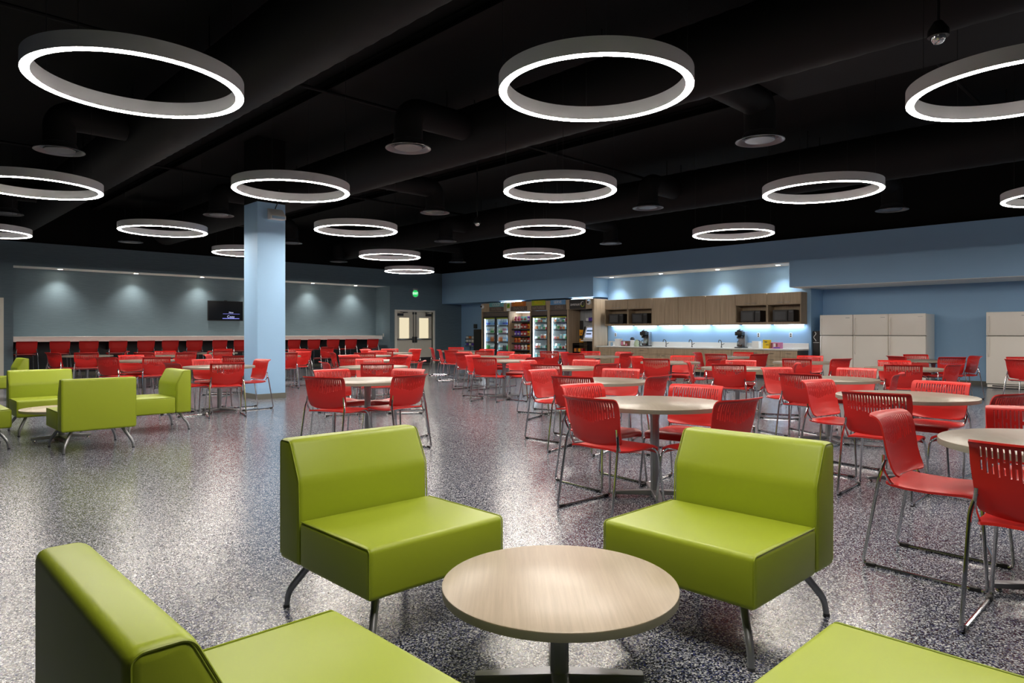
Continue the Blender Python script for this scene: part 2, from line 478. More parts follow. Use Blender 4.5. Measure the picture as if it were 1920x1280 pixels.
# ------------------------------------------------------------------ red sled chairs and stools
def back_shell(z0, dz, slots=True):
    """backrest sheet; z0 = seat height offset"""
    prof = [(-.184, .492), (-.196, .512), (-.209, .548), (-.222, .600), (-.231, .660), (-.238, .715), (-.246, .755), (-.257, .782), (-.273, .799), (-.295, .808), (-.318, .810)]
    P = [Vector((0, y, z)) for y, z in prof]
    cum = [0]
    for a, c in zip(P[:-1], P[1:]): cum.append(cum[-1]+(c-a).length)
    L = cum[-1]; NV = 34
    def at(t):
        s = t*L
        for i in range(len(P)-1):
            if s <= cum[i+1]+1e-9: return P[i].lerp(P[i+1], (s-cum[i])/(cum[i+1]-cum[i]))
        return P[-1]
    ns = 20; us = [-1.0]; slot = []
    pitch = 1.74/ns
    for k in range(ns):
        c = -.87+pitch*(k+.5)
        us += [c-pitch*.19, c+pitch*.19]
    us.append(1.0)
    # edge columns for a smooth outline
    us = [-1.0, -.96]+us[1:-1]+[.96, 1.0]
    pts = []
    for i in range(NV+1):
        t = i/NV; p = at(t)
        W = .237-.02*max(0, (.6-t)/.6)
        if t < .1: W *= .86+.14*math.sqrt(max(0, 1-((.1-t)/.1)**2))
        if t > .88: W *= .87+.13*math.sqrt(max(0, 1-((t-.88)/.12)**2))
        row = []
        for u in us:
            x = u*W
            cur = .042*(abs(u)**2.2)
            row.append((x, p.y+cur*(1-.25*t), z0+p.z+.0-.018*max(0, 1-t/.12)*0+(-.012*(1-u*u) if t < .03 else 0)))
        pts.append(row)
    def keep(i, j):
        if not slots: return True
        jj = j-2
        if jj < 0 or jj % 2 or jj//2 >= ns: return True
        k = jj//2; t = (i+.5)/NV
        c = 1-abs((k-(ns-1)/2)/(ns/2))
        depth = .25+.13*c
        top = .81
        if k % 2: return not (top-depth*1.1 < t < top)
        return not ((top-depth*.5 < t < top) or (top-depth*1.05 < t < top-depth*.68))
    return MB().sheet(pts, .009, keep)

def seat_sheet(z0):
    prof = [(-.205, .463), (-.17, .457), (-.1, .452), (0, .450), (.1, .455), (.16, .459), (.195, .456), (.222, .444), (.238, .424), (.243, .400)]
    us = [-1, -.97, -.9, -.7, -.45, -.2, 0, .2, .45, .7, .9, .97, 1]
    pts = []
    for i, (y, z) in enumerate(prof):
        W = .232
        if i == 0: W = .205
        elif i == 1: W = .222
        elif i >= 8: W = .222-.012*(i-8)
        pts.append([(u*W, y, z0+z-.012*abs(u)**6+.006*abs(u)**2) for u in us])
    return MB().sheet(pts, .013)

def make_chair():
    t = thing('sled_chair', '-', 'chair')
    seat_sheet(0).build('seat', 'red', t)
    back_shell(0, 0).build('backrest', 'red', t)
    for s in (-1, 1):
        x = .252*s
        pth = fillet([(.215*s, -.205, .575), (.238*s, -.222, .50), (x, -.305, .009), (x, .262, .009), (x, .262, .05), (.225*s, .236, .398), (.2*s, .205, .436), (.2*s, -.13, .436)], .035, 4)
        f = MB().tube(pth, .0092, 8).build('side_frame', 'chrome', t)
        for y in (-.262, .215):
            MB().box(x-.011, x+.011, y-.026, y+.026, 0, .022, .004, 1).build('foot_glide', 'blackp', f)
    b = MB()
    b.tube([(-.2, .15, .436), (.2, .15, .436)], .007).tube([(-.2, -.1, .436), (.2, -.1, .436)], .007)
    for s in (-1, 1):
        b.tube(fillet([(.19*s, .15, .436), (.19*s, -.1, .436), (.212*s, -.17, .44), (.224*s, -.213, .52), (.216*s, -.213, .60)], .03, 4), .008)
    b.build('seat_frame', 'chrome', t)
    return t

def make_stool():
    t = thing('bar_stool', '-', 'stool')
    dz = .215
    seat_sheet(dz).build('seat', 'red', t)
    back_shell(dz, 0, False).build('backrest', 'red', t)
    for s in (-1, 1):
        x = .252*s
        pth = fillet([(.215*s, -.205, dz+.575), (.238*s, -.222, dz+.50), (x, -.32, .009), (x, .27, .009), (x, .27, .05), (.225*s, .236, dz+.398), (.2*s, .205, dz+.436), (.2*s, -.13, dz+.436)], .035, 4)
        f = MB().tube(pth, .0098, 8).build('side_frame', 'chrome', t)
        for y in (-.27, .22):
            MB().box(x-.011, x+.011, y-.026, y+.026, 0, .022, .004, 1).build('foot_glide', 'blackp', f)
    MB().tube([(-.246, .262, .22), (.246, .262, .22)], .008).build('footrest', 'chrome', t)
    b = MB().tube([(-.2, .15, dz+.436), (.2, .15, dz+.436)], .007).tube([(-.2, -.1, dz+.436), (.2, -.1, dz+.436)], .007)
    for s in (-1, 1):
        b.tube(fillet([(.19*s, .15, dz+.436), (.19*s, -.1, dz+.436), (.212*s, -.17, dz+.44), (.224*s, -.213, dz+.52), (.216*s, -.213, dz+.60)], .03, 4), .008)
    b.build('seat_frame', 'chrome', t)
    return t

# ------------------------------------------------------------------ tables
def make_table(name, cat, R, H, topm, arm, colr, group):
    t = thing(name, '-', cat, (0, 0, 0), 0, group)
    MB().lathe([(0, H), (R-.004, H), (R, H-.003), (R, H-.006)], 72).build('tabletop', topm, t)
    MB().lathe([(R, H-.006), (R+.0005, H-.008), (R, H-.032), (0, H-.032)], 72).build('edge_band', 'edge', t)
    MB().lathe([(colr*1.0, .03), (colr, H-.13), (colr*1.25, H-.07), (.15, H-.04), (.16, H-.033), (0, H-.033)], 10, smooth=True).build('column', 'silver', t, sharp=.4)
    for k in range(4):
        b = MB()
        bb = b.b
        hw0, hw1 = .032, .022
        vs = [bb.verts.new(p) for p in ((.02, -hw0, .018), (.02, hw0, .018), (.02, hw0, .055), (.02, -hw0, .055), (arm, -hw1, .018), (arm, hw1, .018), (arm, hw1, .044), (arm, -hw1, .044))]
        fs = [bb.faces.new([vs[i] for i in f]) for f in ((0, 1, 2, 3), (7, 6, 5, 4), (0, 4, 5, 1), (1, 5, 6, 2), (2, 6, 7, 3), (3, 7, 4, 0))]
        bmesh.ops.recalc_face_normals(bb, faces=fs)
        bmesh.ops.bevel(bb, geom=list({e for f in fs for e in f.edges}), offset=.004, segments=1, affect='EDGES')
        f = b.build('base_arm', 'silver', t, rz=k*PI/2)
        MB().lathe([(0, .019), (.008, .019), (.016, .008), (.016, 0), (0, 0)], 14, cx=arm-.03).build('leveller', 'chrome', f)
    return t

DESC = {
 'A': 'nearest dining table, cut by the right photo edge',
 'B': 'second nearest dining table in the right photo half',
 'C': 'dining table right behind the right green chair',
 'D': 'second table in line behind the right green chair',
 'E': 'third table in line behind the right green chair',
 'M': 'table straight before the wide double drinks cooler',
 'N': 'second table before the wide double drinks cooler',
 'O': 'third table before the wide double drinks cooler',
 'P': 'far table right of the cream double doors',
 'L': 'table before the two narrow food coolers',
 'K': 'table before the left end of the kitchen counter',
 'I': 'pale topped table below the left coffee maker',
 'J': 'far table below the kitchen faucets',
 'H': 'pale topped table below the right coffee maker',
 'G': 'far table before the leftmost white fridge',
 'F': 'third nearest dining table in the right photo half',
 'd': 'table before the row of three white fridges',
 'e': 'far table before the gap between the fridges',
 'f': 'far table cut by right edge, before last fridge',
 'Q': 'dining table right behind the left green chair',
 'R': 'second table in line behind the left green chair',
 'S': 'third table in line behind the left green chair',
 'T': 'fourth table in line behind the left green chair',
 'U': 'far table left before the cream double doors',
 'V': 'far table just right of the blue column',
 'X': 'farthest table right of the blue column, by stools',
 'Y': 'table hidden behind the blue column',
 'Z': 'dining table just left of the blue column',
 'a': 'table behind the green lounge group on the left',
 'b': 'leftmost table below the white bar counter',
 'c': 'far table between lounge group and wall screen',
 'h': 'far table straight below the wall screen',
}
TABLES = [
    ('A',4.17,0.48,34,[(4.17,1.01,-182,'left'),(3.61,0.48,-90,'front'),(4.79,0.67,-253,'back')]),
    ('B',6.41,1.82,48,[(5.76,1.78,-87,'front'),(6.51,2.36,-190,'back left'),(6.87,1.76,83,'back right'),(6.23,1.26,-18,'front right')]),
    ('C',4.42,2.98,42,[(3.92,3.00,-93,'front left'),(4.51,3.56,-188,'back left'),(4.90,3.03,-264,'back right'),(4.35,2.48,-8,'front right')]),
    ('D',6.03,4.79,59,[(5.59,4.68,-76,'front left'),(6.02,5.41,-180,'back left'),(6.64,5.03,-248,'back'),(6.07,4.30,6,'front right')]),
    ('E',7.97,6.98,67,[(7.36,6.74,-68,'front'),(7.87,7.42,-166,'back left'),(8.47,7.13,-253,'back right'),(7.92,6.39,-5,'front right')]),
    ('F',8.18,3.13,42,[(7.73,3.16,-93,'front left'),(8.44,3.69,-205,'back left'),(8.84,3.13,-270,'back'),(8.26,2.68,10,'right')]),
    ('G',12.56,5.24,60,[(11.96,5.08,-75,'front'),(13.19,5.42,-255,'back'),(12.37,4.71,-20,'front right')]),
    ('H',9.71,5.06,63,[(9.25,4.91,-72,'front'),(9.93,4.53,23,'right'),(10.12,5.24,-248,'back'),(9.48,5.48,-152,'left')]),
    ('I',10.80,6.95,62,[(10.22,6.78,-73,'front'),(11.43,7.15,-253,'back'),(10.75,7.40,-174,'back left'),(10.81,6.30,0,'front right')]),
    ('J',14.07,7.50,54,[(13.42,7.40,-81,'front'),(13.97,8.00,-169,'left'),(14.52,7.53,-267,'back right'),(13.83,6.89,-21,'front right')]),
    ('K',12.22,9.78,47,[(11.66,9.77,-88,'front left'),(12.05,10.34,-163,'back left'),(12.62,10.25,-220,'back'),(12.24,9.22,2,'front right'),(12.80,9.70,82,'back right')]),
    ('L',12.93,11.60,71,[(12.42,11.36,-64,'front')]),
    ('M',9.13,9.61,68,[(8.52,9.35,-67,'front left'),(9.03,10.14,-170,'back left'),(9.69,9.85,-247,'back right'),(9.09,8.95,-3,'front right')]),
    ('N',10.44,11.52,47,[(9.88,11.50,-88,'front left'),(10.42,12.08,-178,'back left'),(10.98,11.67,-254,'back right')]),
    ('O',11.81,13.66,17,[(11.38,14.10,-136,'left'),(11.22,13.56,-80,'front left'),(11.60,13.08,-20,'front'),(12.34,13.83,-252,'back right')]),
    ('P',12.93,15.56,89,[(12.55,15.97,-136,'left'),(13.25,16.03,-214,'back')]),
    ('Q',4.19,6.64,70,[(3.67,6.39,-65,'front left'),(4.25,6.19,7,'front right'),(4.19,7.19,-180,'back left'),(4.69,6.80,-251,'back right')]),
    ('R',5.97,9.28,15,[(5.65,8.71,-30,'front'),(6.34,8.93,47,'right'),(5.46,9.42,-106,'left'),(6.28,9.86,-208,'back')]),
    ('S',7.23,11.45,76,[(6.85,11.22,-59,'front left'),(7.37,10.91,14,'front right'),(7.23,11.90,-180,'back left'),(7.89,11.48,-267,'back right')]),
    ('T',8.78,13.90,41,[(8.20,14.05,-105,'front left'),(8.42,13.42,-37,'front'),(9.21,14.27,-229,'back')]),
    ('U',10.43,15.33,61,[(11.03,15.40,97,'back right'),(10.20,15.90,-158,'back left'),(10.75,15.88,150,'back'),(10.01,14.97,-49,'front')]),
    ('V',7.16,15.22,36,[(7.07,14.67,-9,'front'),(7.70,15.37,-254,'back right')]),
    ('X',8.39,17.32,56,[(8.49,16.77,11,'front right'),(8.81,17.69,-229,'back right')]),
    ('Y',5.93,13.87,3,[(5.55,13.46,-42,'front'),(5.47,14.19,-124,'left')]),
    ('Z',4.25,11.07,31,[(4.09,10.43,-14,'front'),(4.29,11.53,-185,'back'),(3.73,10.98,-80,'front left'),(4.74,11.12,-265,'back right')]),
    ('a',4.12,14.48,78,[(3.56,14.12,-57,'front left'),(4.09,14.93,-177,'back'),(4.09,13.82,-3,'front right')]),
    ('b',4.04,18.52,32,[(3.91,17.98,-13,'front'),(3.52,18.30,-66,'front left'),(4.58,18.38,76,'right')]),
    ('c',5.45,17.15,86,[(5.98,16.95,69,'front right'),(5.50,16.55,5,'front'),(4.95,16.80,-55,'front left'),(5.54,17.70,-189,'back')]),
    ('h',7.06,18.62,11,[(7.37,19.08,-214,'back'),(6.97,18.06,-9,'front')]),
    ('d',11.44,3.27,60,[(10.86,3.11,-75,'front'),(11.86,3.48,-243,'back'),(11.36,2.82,-10,'front right')]),
    ('e',15.10,3.80,84,[(14.75,3.51,-51,'front right'),(15.54,4.13,-233,'back left'),(14.62,4.12,-124,'front left'),(15.37,3.40,34,'right')]),
    ('f',14.68,1.98,20,[(14.27,2.17,-115,'front left'),(15.23,2.34,-237,'back left')]),]
tab0 = make_table('dining_table', 'table', .535, .722, 'laminate', .33, .034, 'round dining tables')
chair0 = make_chair()
first = True; firstc = True
def place_chair(x, y, rz, lab):
    global firstc
    if firstc:
        chair0.location = (x, y, 0); chair0.rotation_euler = (0, 0, rz); chair0['label'] = lab; chair0['group'] = 'red sled chairs'
        firstc = False
    else: dup(chair0, (x, y, 0), rz, lab, 'red sled chairs')
for k, x, y, ba, chs in TABLES:
    lab = 'round greige '+DESC[k]
    if first:
        tab0.location = (x, y, 0); tab0.rotation_euler = (0, 0, math.radians(ba)); tab0['label'] = lab; first = False
    else: dup(tab0, (x, y, 0), math.radians(ba), lab)
    for cx, cy, a, side in chs:
        place_chair(cx, cy, math.radians(a), 'red chair at %s of the %s' % (side, DESC[k]))
place_chair(10.98, 20.0, math.radians(3), 'lone red chair facing the bar stools, right of the blue column')

STOOLS = [3.43, 4.2, 4.9, 5.63, 6.36, 7.04, 7.76, 8.52, 9.22, 11.06, 11.82, 12.6, 13.32, 14.24]
ORD = ['first', 'second', 'third', 'fourth', 'fifth', 'sixth', 'seventh', 'eighth', 'ninth']
st0 = make_stool()
for i, x in enumerate(STOOLS):
    lab = ('%s red bar stool from the left end of the white counter' % ORD[i]) if i < 9 else ('%s red bar stool right of the blue column at the counter' % ORD[i-9])
    if i == 0: st0.location = (x, 22.42, 0); st0.rotation_euler = (0, 0, .03); st0['label'] = lab; st0['group'] = 'bar stools at the counter'
    else: dup(st0, (x, 22.42+random.uniform(-.04, .02), 0), random.uniform(-.08, .08), lab, 'bar stools at the counter')

# ------------------------------------------------------------------ green lounge group
def make_lounge():
    t = thing('lounge_chair', '-', 'armchair')
    w = .35
    MB().box(-w, w, -.183, .375, .226, .43, .022, 4).build('seat_block', 'green', t, sharp=1.2)
    pts = [(-.375, .226), (-.375, .772), (-.275, .772), (-.19, .60), (-.185, .226)]
    MB().prism(pts, -w, w, .024, 4).build('backrest', 'green', t, sharp=1.2)
    for s in (-1, 1):
        x = s*(w-.004)
        ring = [(x, -.366, .25), (x, -.366, .755), (x, -.352, .765), (x, -.288, .765), (x, -.272, .755), (x, -.194, .60), (x, -.188, .43), (x, -.188, .25)]
        MB().tube(fillet(ring, .015, 3), .003, 6).build('back_seam', 'greenseam', t)
        MB().tube(fillet([(x, -.17, .427), (x, .36, .427), (x, .371, .415), (x, .371, .24)], .012, 3), .003, 6).build('seat_seam', 'greenseam', t)
    for sx in (-1, 1):
        for sy in (-1, 1):
            p = fillet([(sx*.235, sy*.25, .228), (sx*.318, sy*.345, .075), (sx*.325, sy*.352, .0)], .05, 5)
            n = len(p)
            l = MB().tube(p, [.0165-.004*i/(n-1) for i in range(n)], 12).build('leg', 'silver', t)
            MB().lathe([(0, .012), (.0145, .012), (.0145, 0), (0, 0)], 14, cx=sx*.325, cy=sy*.352).build('leg_cap', 'darkg', l)
    MB().box(-.24, .24, -.25, .25, .214, .226, .003, 1).build('base_plate', 'blackp', t)
    return t
LOUNGE = [(1.76, 2.60, 180, 'lime green lounge chair behind the near coffee table, left of photo centre'),
 (2.75, 1.52, 90, 'lime green lounge chair at right of the near coffee table'),
 (.67, 1.48, -90, 'nearest lime green lounge chair in the lower left corner'),
 (1.67, .39, 0, 'lime green lounge chair whose seat fills the lower right corner'),
 (1.91, 8.58, 0, 'green lounge chair of the left group seen from behind'),
 (2.82, 9.60, 90, 'green lounge chair of the left group seen from its side'),
 (1.80, 10.40, 180, 'green lounge chair of the left group facing the viewer'),
 (.89, 9.38, -90, 'green lounge chair seat end poking in at the left edge'),
 (2.06, 15.84, 90, 'farthest green lounge chair by the left door, behind the left group')]
lc = make_lounge()
for i, (x, y, a, lab) in enumerate(LOUNGE):
    if i == 0: lc.location = (x, y, 0); lc.rotation_euler = (0, 0, math.radians(a)); lc['label'] = lab; lc['group'] = 'lime lounge chairs'
    else: dup(lc, (x, y, 0), math.radians(a), lab, 'lime lounge chairs')
ct = make_table('coffee_table', 'coffee table', .415, .37, 'coffee', .3, .034, 'round coffee tables')
ct.location = (1.81, 1.62, 0); ct.rotation_euler = (0, 0, math.radians(46)); ct['label'] = 'round beige coffee table amid the near lime lounge chairs'
dup(ct, (1.80, 9.45, 0), 0, 'round coffee table of the left lounge group, half hidden')

# ------------------------------------------------------------------ papered wall furnishings
t = thing('bar_counter', 'long white bar counter along the papered wall recess', 'counter', (9.1, 23.1, 0))
MB().box(-5.9, 5.92, -.37, .385, 1.11, 1.15, .006, 1).build('counter_top', 'cream', t)
MB().box(-5.9, 5.92, -.37, -.34, 1.005, 1.11).build('front_apron', 'cream', t)
MB().box(-5.9, 5.92, .36, .385, .1, 1.11).build('shade_panel', 'panelk', t)  # added near-black sheet, deepens the shade below the counter
for i in range(6):
    x = -5.8+i*2.33
    MB().prism([(.36, 1.1), (-.3, 1.1), (-.3, 1.06), (.3, .75), (.36, .75)], x-.02, x+.02).build('support_bracket', 'darkg', t)

t = thing('wall_television', 'black flat television on the papered wall left of the column', 'television', (9.2, 23.5, 2.0))
MB().box(-.595, .595, -.09, -.045, -.335, .335, .008, 2).build('casing', 'blackp', t)
MB().box(-.575, .575, -.093, -.09, -.315, .32).build('screen', 'screen', t)
MB().box(-.2, .2, -.045, 0, -.2, .2).build('wall_bracket', 'darkg', t)
MB().box(-.05, .05, -.09, -.06, .335, .355, .005, 1).build('camera_bar', 'blackp', t)
text('Now', .075, 'scrtext', 'screen_writing', t, (.18, -.094, -.055), (PI/2, 0, 0), .001)
text('Cozy', .12, 'scrtext', 'screen_writing', t, (.17, -.094, -.2), (PI/2, 0, 0), .001)
MB().box(-.1, .47, -.095, -.094, -.105, -.098).build('screen_line', 'scrblue', t)
MB().box(-.11, .46, -.095, -.094, -.268, -.250).build('screen_line', 'scrblue', t)

t = thing('exit_sign', 'round glowing green EXIT sign above the double doors', 'sign', (16.41, 22.5, 2.84))
MB().lathe([(0, 0), (.15, 0), (.155, .01), (.155, .03), (.14, .035), (0, .035)], 32).build('face', 'exitgreen', t).rotation_euler = (PI/2, 0, 0)
MB().lathe([(.14, .036), (.158, .036), (.158, .005), (.15, .0), (.14, .0)], 32).build('rim', 'housing', t).rotation_euler = (PI/2, 0, 0)
MB().box(-.12, .12, -.06, 0, .13, .2, .03, 3).build('canopy', 'housing', t)
text('EXIT', .125, 'exitwhite', 'lettering', t, (0, -.037, 0), (PI/2, 0, 0), .002)

def wall_outlet(x, y, z, rz, lab, dark):
    t = thing('wall_outlet', lab, 'outlet', (x, y, z), rz)
    MB().box(-.04, .04, -.008, 0, -.06, .06, .003, 1).build('cover_plate', 'white2', t)
    MB().box(-.022, .022, -.012, -.008, -.045, -.008, .002, 1).box(-.022, .022, -.012, -.008, .008, .045, .002, 1).build('socket', 'blackp' if dark else 'darkg', t)
wall_outlet(5.05, 23.45, .55, 0, 'white wall outlet below the bar counter near its left end', False)
wall_outlet(15.21, 22.95, 1.16, -PI/2, 'white light switch on the recess end wall by the counter', False)

t = thing('emergency_light', 'white emergency light fixed near the column top', 'emergency light', (5.84, 12.5, 3.5))
MB().prism([(0, -.1), (-.16, -.1), (-.16, -.03), (-.02, .11), (0, .11)], -.15, .15, .01, 2).build('body', 'white2', t)
MB().box(-.13, .13, -.165, -.16, -.09, -.04).build('lens', 'clearb', t)
MB().tube([(0, -.01, .11), (.08, -.01, .3), (.08, -.01, .5)], .008, 6).build('conduit', 'blackp', t)

# downlights
def downlight(x, y, z, lab, grp, power, spot=1.9, col=(1, .93, .82)):
    t = thing('downlight', lab, 'downlight', (x, y, z), 0, grp)
    MB().lathe([(.055, -.002), (.085, -.006), (.088, 0), (.055, .0)], 28, closed=True).build('trim_ring', 'white2', t)
    MB().lathe([(0, -.003), (.056, -.003), (.056, 0), (0, 0)], 24).build('lens', 'spot', t)
    ld = bpy.data.lights.new('downlight_beam', 'SPOT'); ld.energy = power; ld.spot_size = spot; ld.spot_blend = 1.0
    ld.color = col; ld.shadow_soft_size = .05
    lo = bpy.data.objects.new('downlight_beam', ld); COL.objects.link(lo); lo.location = (0, 0, -.02); lo.parent = t
for i, x in enumerate((4.38, 6.36, 8.33, 10.3, 12.27, 14.07)):
    downlight(x, 23.15, 3.08, '%s recessed downlight from the left in the bar recess ceiling' % ORD[i], 'bar recess downlights', 24)
for i, y in enumerate((13.95, 12.05, 10.11, 8.3)):
    downlight(18.2, y, 3.1, '%s recessed downlight from the left over the kitchen cabinets' % ORD[i], 'kitchen downlights', 22, 1.9, (.95, .97, 1))

# ------------------------------------------------------------------ kitchen side (local frames face -y, turned to face -x)
RZ = -PI/2
def side(name, label, cat, xf, yc, z=0, group=None): return thing(name, label, cat, (xf, yc, z), RZ, group)
def pull(parent, x, z, w=.13):
    MB().tube(fillet([(x-w/2, 0, z), (x-w/2, -.03, z), (x+w/2, -.03, z), (x+w/2, 0, z)], .008, 2), .005, 6).build('handle', 'steel', parent)

def wall_cab(kind, y, lab, w=.934):
    t = side('wall_cabinet', lab, 'cabinet', 18.2, y, 1.49, 'kitchen wall cabinets')
    h, d = .86, .395
    b = MB().box(-w/2, -w/2+.02, .02, d, 0, h).box(w/2-.02, w/2, .02, d, 0, h).box(-w/2+.02, w/2-.02, .02, d, h-.02, h).box(-w/2+.02, w/2-.02, d-.015, d, 0, h-.02)
    b.box(-w/2+.02, w/2-.02, .02, d-.015, 0, .06)
    if kind == 'open': b.box(-w/2+.02, w/2-.02, .02, d-.015, .53, .55).box(-w/2, -w/2+.02, 0, .02, 0, .55).box(w/2-.02, w/2, 0, .02, 0, .55).box(-w/2+.02, w/2-.02, 0, .02, 0, .06)
    b.build('body', 'woodin' if kind == 'open' else 'wood', t)
    z0 = .55 if kind == 'open' else .004
    for s in (-1, 1):
        x0, x1 = (-w/2+.003, -.002) if s < 0 else (.002, w/2-.003)
        dr = MB().box(x0, x1, 0, .019, z0, h-.003, .002, 1).build('cabinet_door', 'wood', t)
        pull(dr, s*.1, z0+.045)
    return t
WN = ['leftmost open wall cabinet holding a microwave', 'second wall cabinet from left, open with a microwave', 'third wall cabinet from left with two plain tall doors',
      'middle wall cabinet with two plain tall doors', 'fifth wall cabinet from left with two plain tall doors', 'second wall cabinet from right, open with a microwave', 'rightmost open wall cabinet holding a microwave']
WY = [14.25-.94*(i+.5) for i in range(7)]
KINDS = ['open', 'open', 'tall', 'tall', 'tall', 'open', 'open']
for y, k, n in zip(WY, KINDS, WN): wall_cab(k, y, n)
for i, n in ((0, 'leftmost'), (1, 'second from left'), (5, 'second from right'), (6, 'rightmost')):
    t = side('microwave', 'black microwave, %s, in an open wall cabinet' % n, 'microwave', 18.225, WY[i]+.03, 1.55, 'kitchen microwaves')
    MB().box(-.29, .29, .02, .34, .012, .33, .006, 1).build('casing', 'blackp', t)
    d = MB().box(-.29, .13, 0, .02, .015, .328, .004, 1).build('microwave_door', 'blackp', t)
    MB().box(-.24, .07, -.002, 0, .06, .28).build('window', 'darkg', d)
    MB().tube([(.115, -.02, .05), (.115, -.02, .29)], .008, 8).tube([(.115, -.02, .07), (.115, 0, .07)], .006, 6).tube([(.115, -.02, .27), (.115, 0, .27)], .006, 6).build('handle', 'blackp', d)
    MB().box(.135, .29, 0, .02, .015, .328, .004, 1).box(.16, .265, -.002, 0, .26, .3, mi=1).build('control_panel', ['blackp', 'darkg'], t)
    for fx in (-.22, .22):
        for fy in (.08, .28): MB().box(fx-.02, fx+.02, fy-.02, fy+.02, 0, .012).build('foot', 'blackp', t)

BY = [14.3, 13.28, 12.34, 11.41, 10.46, 9.53, 8.59, 8.125, 7.66]
BN = ['leftmost base cabinet with drawer pairs', 'second base cabinet from left with drawer pairs', 'third base cabinet from left under the first faucet', 'fourth base cabinet from left under the middle faucet', 'fifth base cabinet from left under the last faucet', 'sixth base cabinet from left under the right coffee maker', 'second narrow drawer cabinet from the right end', 'rightmost narrow drawer cabinet at the counter end']
for i in range(8):
    w = BY[i]-BY[i+1]; yc = (BY[i]+BY[i+1])/2
    t = side('base_cabinet', BN[i], 'cabinet', 17.94, yc, 0, 'kitchen base cabinets')
    MB().box(-w/2+.001, w/2-.001, .02, .64, .1, .779).box(-w/2+.001, w/2-.001, .09, .64, 0, .1, mi=1).build('body', ['woodin', 'blackp'], t)
    if i in (2, 3, 4):
        MB().box(-w/2+.004, w/2-.004, 0, .019, .6, .775, .002, 1).build('false_front', 'wood', t)
        for s in (-1, 1):
            x0, x1 = (-w/2+.004, -.002) if s < 0 else (.002, w/2-.004)
            dr = MB().box(x0, x1, 0, .019, .105, .595, .002, 1).build('cabinet_door', 'wood', t)
            pull(dr, s*.09, .55, .11)
    else:
        cols = [(-w/2+.004, w/2-.004)] if i > 5 else [(-w/2+.004, -.002), (.002, w/2-.004)]
        for x0, x1 in cols:
            for z0, z1 in ((.6, .775), (.44, .595), (.275, .435), (.105, .27)):
                dr = MB().box(x0, x1, 0, .019, z0, z1, .002, 1).build('drawer', 'wood', t)
                pull(dr, (x0+x1)/2, (z0+z1)/2+.01, .11)
MB_end = MB().box(17.96, 18.58, 7.635, 7.655, .02, .779).build('cabinet_end_panel', 'darkg')
tag(MB_end, 'dark grey end panel closing the kitchen counter at its right end', 'panel')
t = side('countertop', 'long white countertop over the kitchen base cabinets', 'countertop', 17.9, 11.0, .78)
MB().box(-3.39, 3.38, 0, .69, 0, .04, .004, 1).build('slab', 'counter', t)
MB().box(-3.39, 3.38, .675, .69, .04, .19, .003, 1).build('backsplash', 'counter', t)
for y, n in ((12.02, 'left'), (11.1, 'middle'), (10.12, 'right')):
    t = side('faucet', '%s one of three small dark faucets on the white counter' % n, 'faucet', 18.45, y, .82, 'counter faucets')
    MB().lathe([(0, .03), (.02, .03), (.026, 0), (0, 0)], 16).tube(fillet([(0, 0, .02), (0, 0, .2), (0, -.14, .23), (0, -.17, .15)], .07, 5), .011).build('spout', 'darkg', t)
    MB().tube([(0, 0, .07), (.1, -.01, .12)], .009).build('lever', 'darkg', t)

# wood end panel, led strips under the cabinets
tag(MB().box(17.85, 18.58, 14.43, 14.5, 0, 2.4).build('end_panel', 'wood'), 'tall walnut end panel between food market and kitchen counter', 'panel')
for i, y in enumerate(WY):
    s = MB().box(18.5, 18.55, y-.42, y+.42, 1.478, 1.489).box(18.505, 18.545, y-.41, y+.41, 1.475, 1.478, mi=1)
    tag(s.build('cabinet_light', ['white2', 'strip']), 'slim cool light strip under the %s wall cabinet from the left' % ORD[i], 'light strip', 'under cabinet lights')

def coffee_maker(y, lab):
    t = side('coffee_maker', lab, 'coffee maker', 18.1, y, .82, 'coffee makers')
    MB().box(-.11, .11, .0, .38, 0, .03, .006, 1).build('base', 'blackp', t)
    MB().box(-.105, .105, .22, .38, .03, .47, .008, 2).build('tower', 'steel', t)
    MB().box(-.105, .105, .02, .22, .36, .47, .01, 2).box(-.06, .06, .04, .2, .47, .5, .006, 1).build('brew_head', 'blackp', t)
    MB().lathe([(0, .36), (.05, .36), (.085, .31), (.075, .27), (0, .265)], 24, 0, .11).build('filter_basket', 'blackp', t)
    c = MB().lathe([(0, .035), (.07, .035), (.085, .07), (.08, .13), (.045, .19), (.05, .21)], 24, 0, .11).build('carafe', 'glass', t)
    MB().lathe([(0, .038), (.066, .038), (.08, .07), (.076, .1), (0, .1)], 24, 0, .11).build('coffee', 'redl', c)
    MB().tube(fillet([(0, .06, .2), (0, -.02, .2), (0, -.02, .08), (0, .03, .07)], .03, 4), .01).build('handle', 'blackp', c)
    MB().tube([(-.06, .1, .495), (.05, .04, .53)], .014, 8).build('lever', 'blackp', t)
coffee_maker(12.68, 'left coffee maker on the white counter')
coffee_maker(9.42, 'right coffee maker on the white counter')

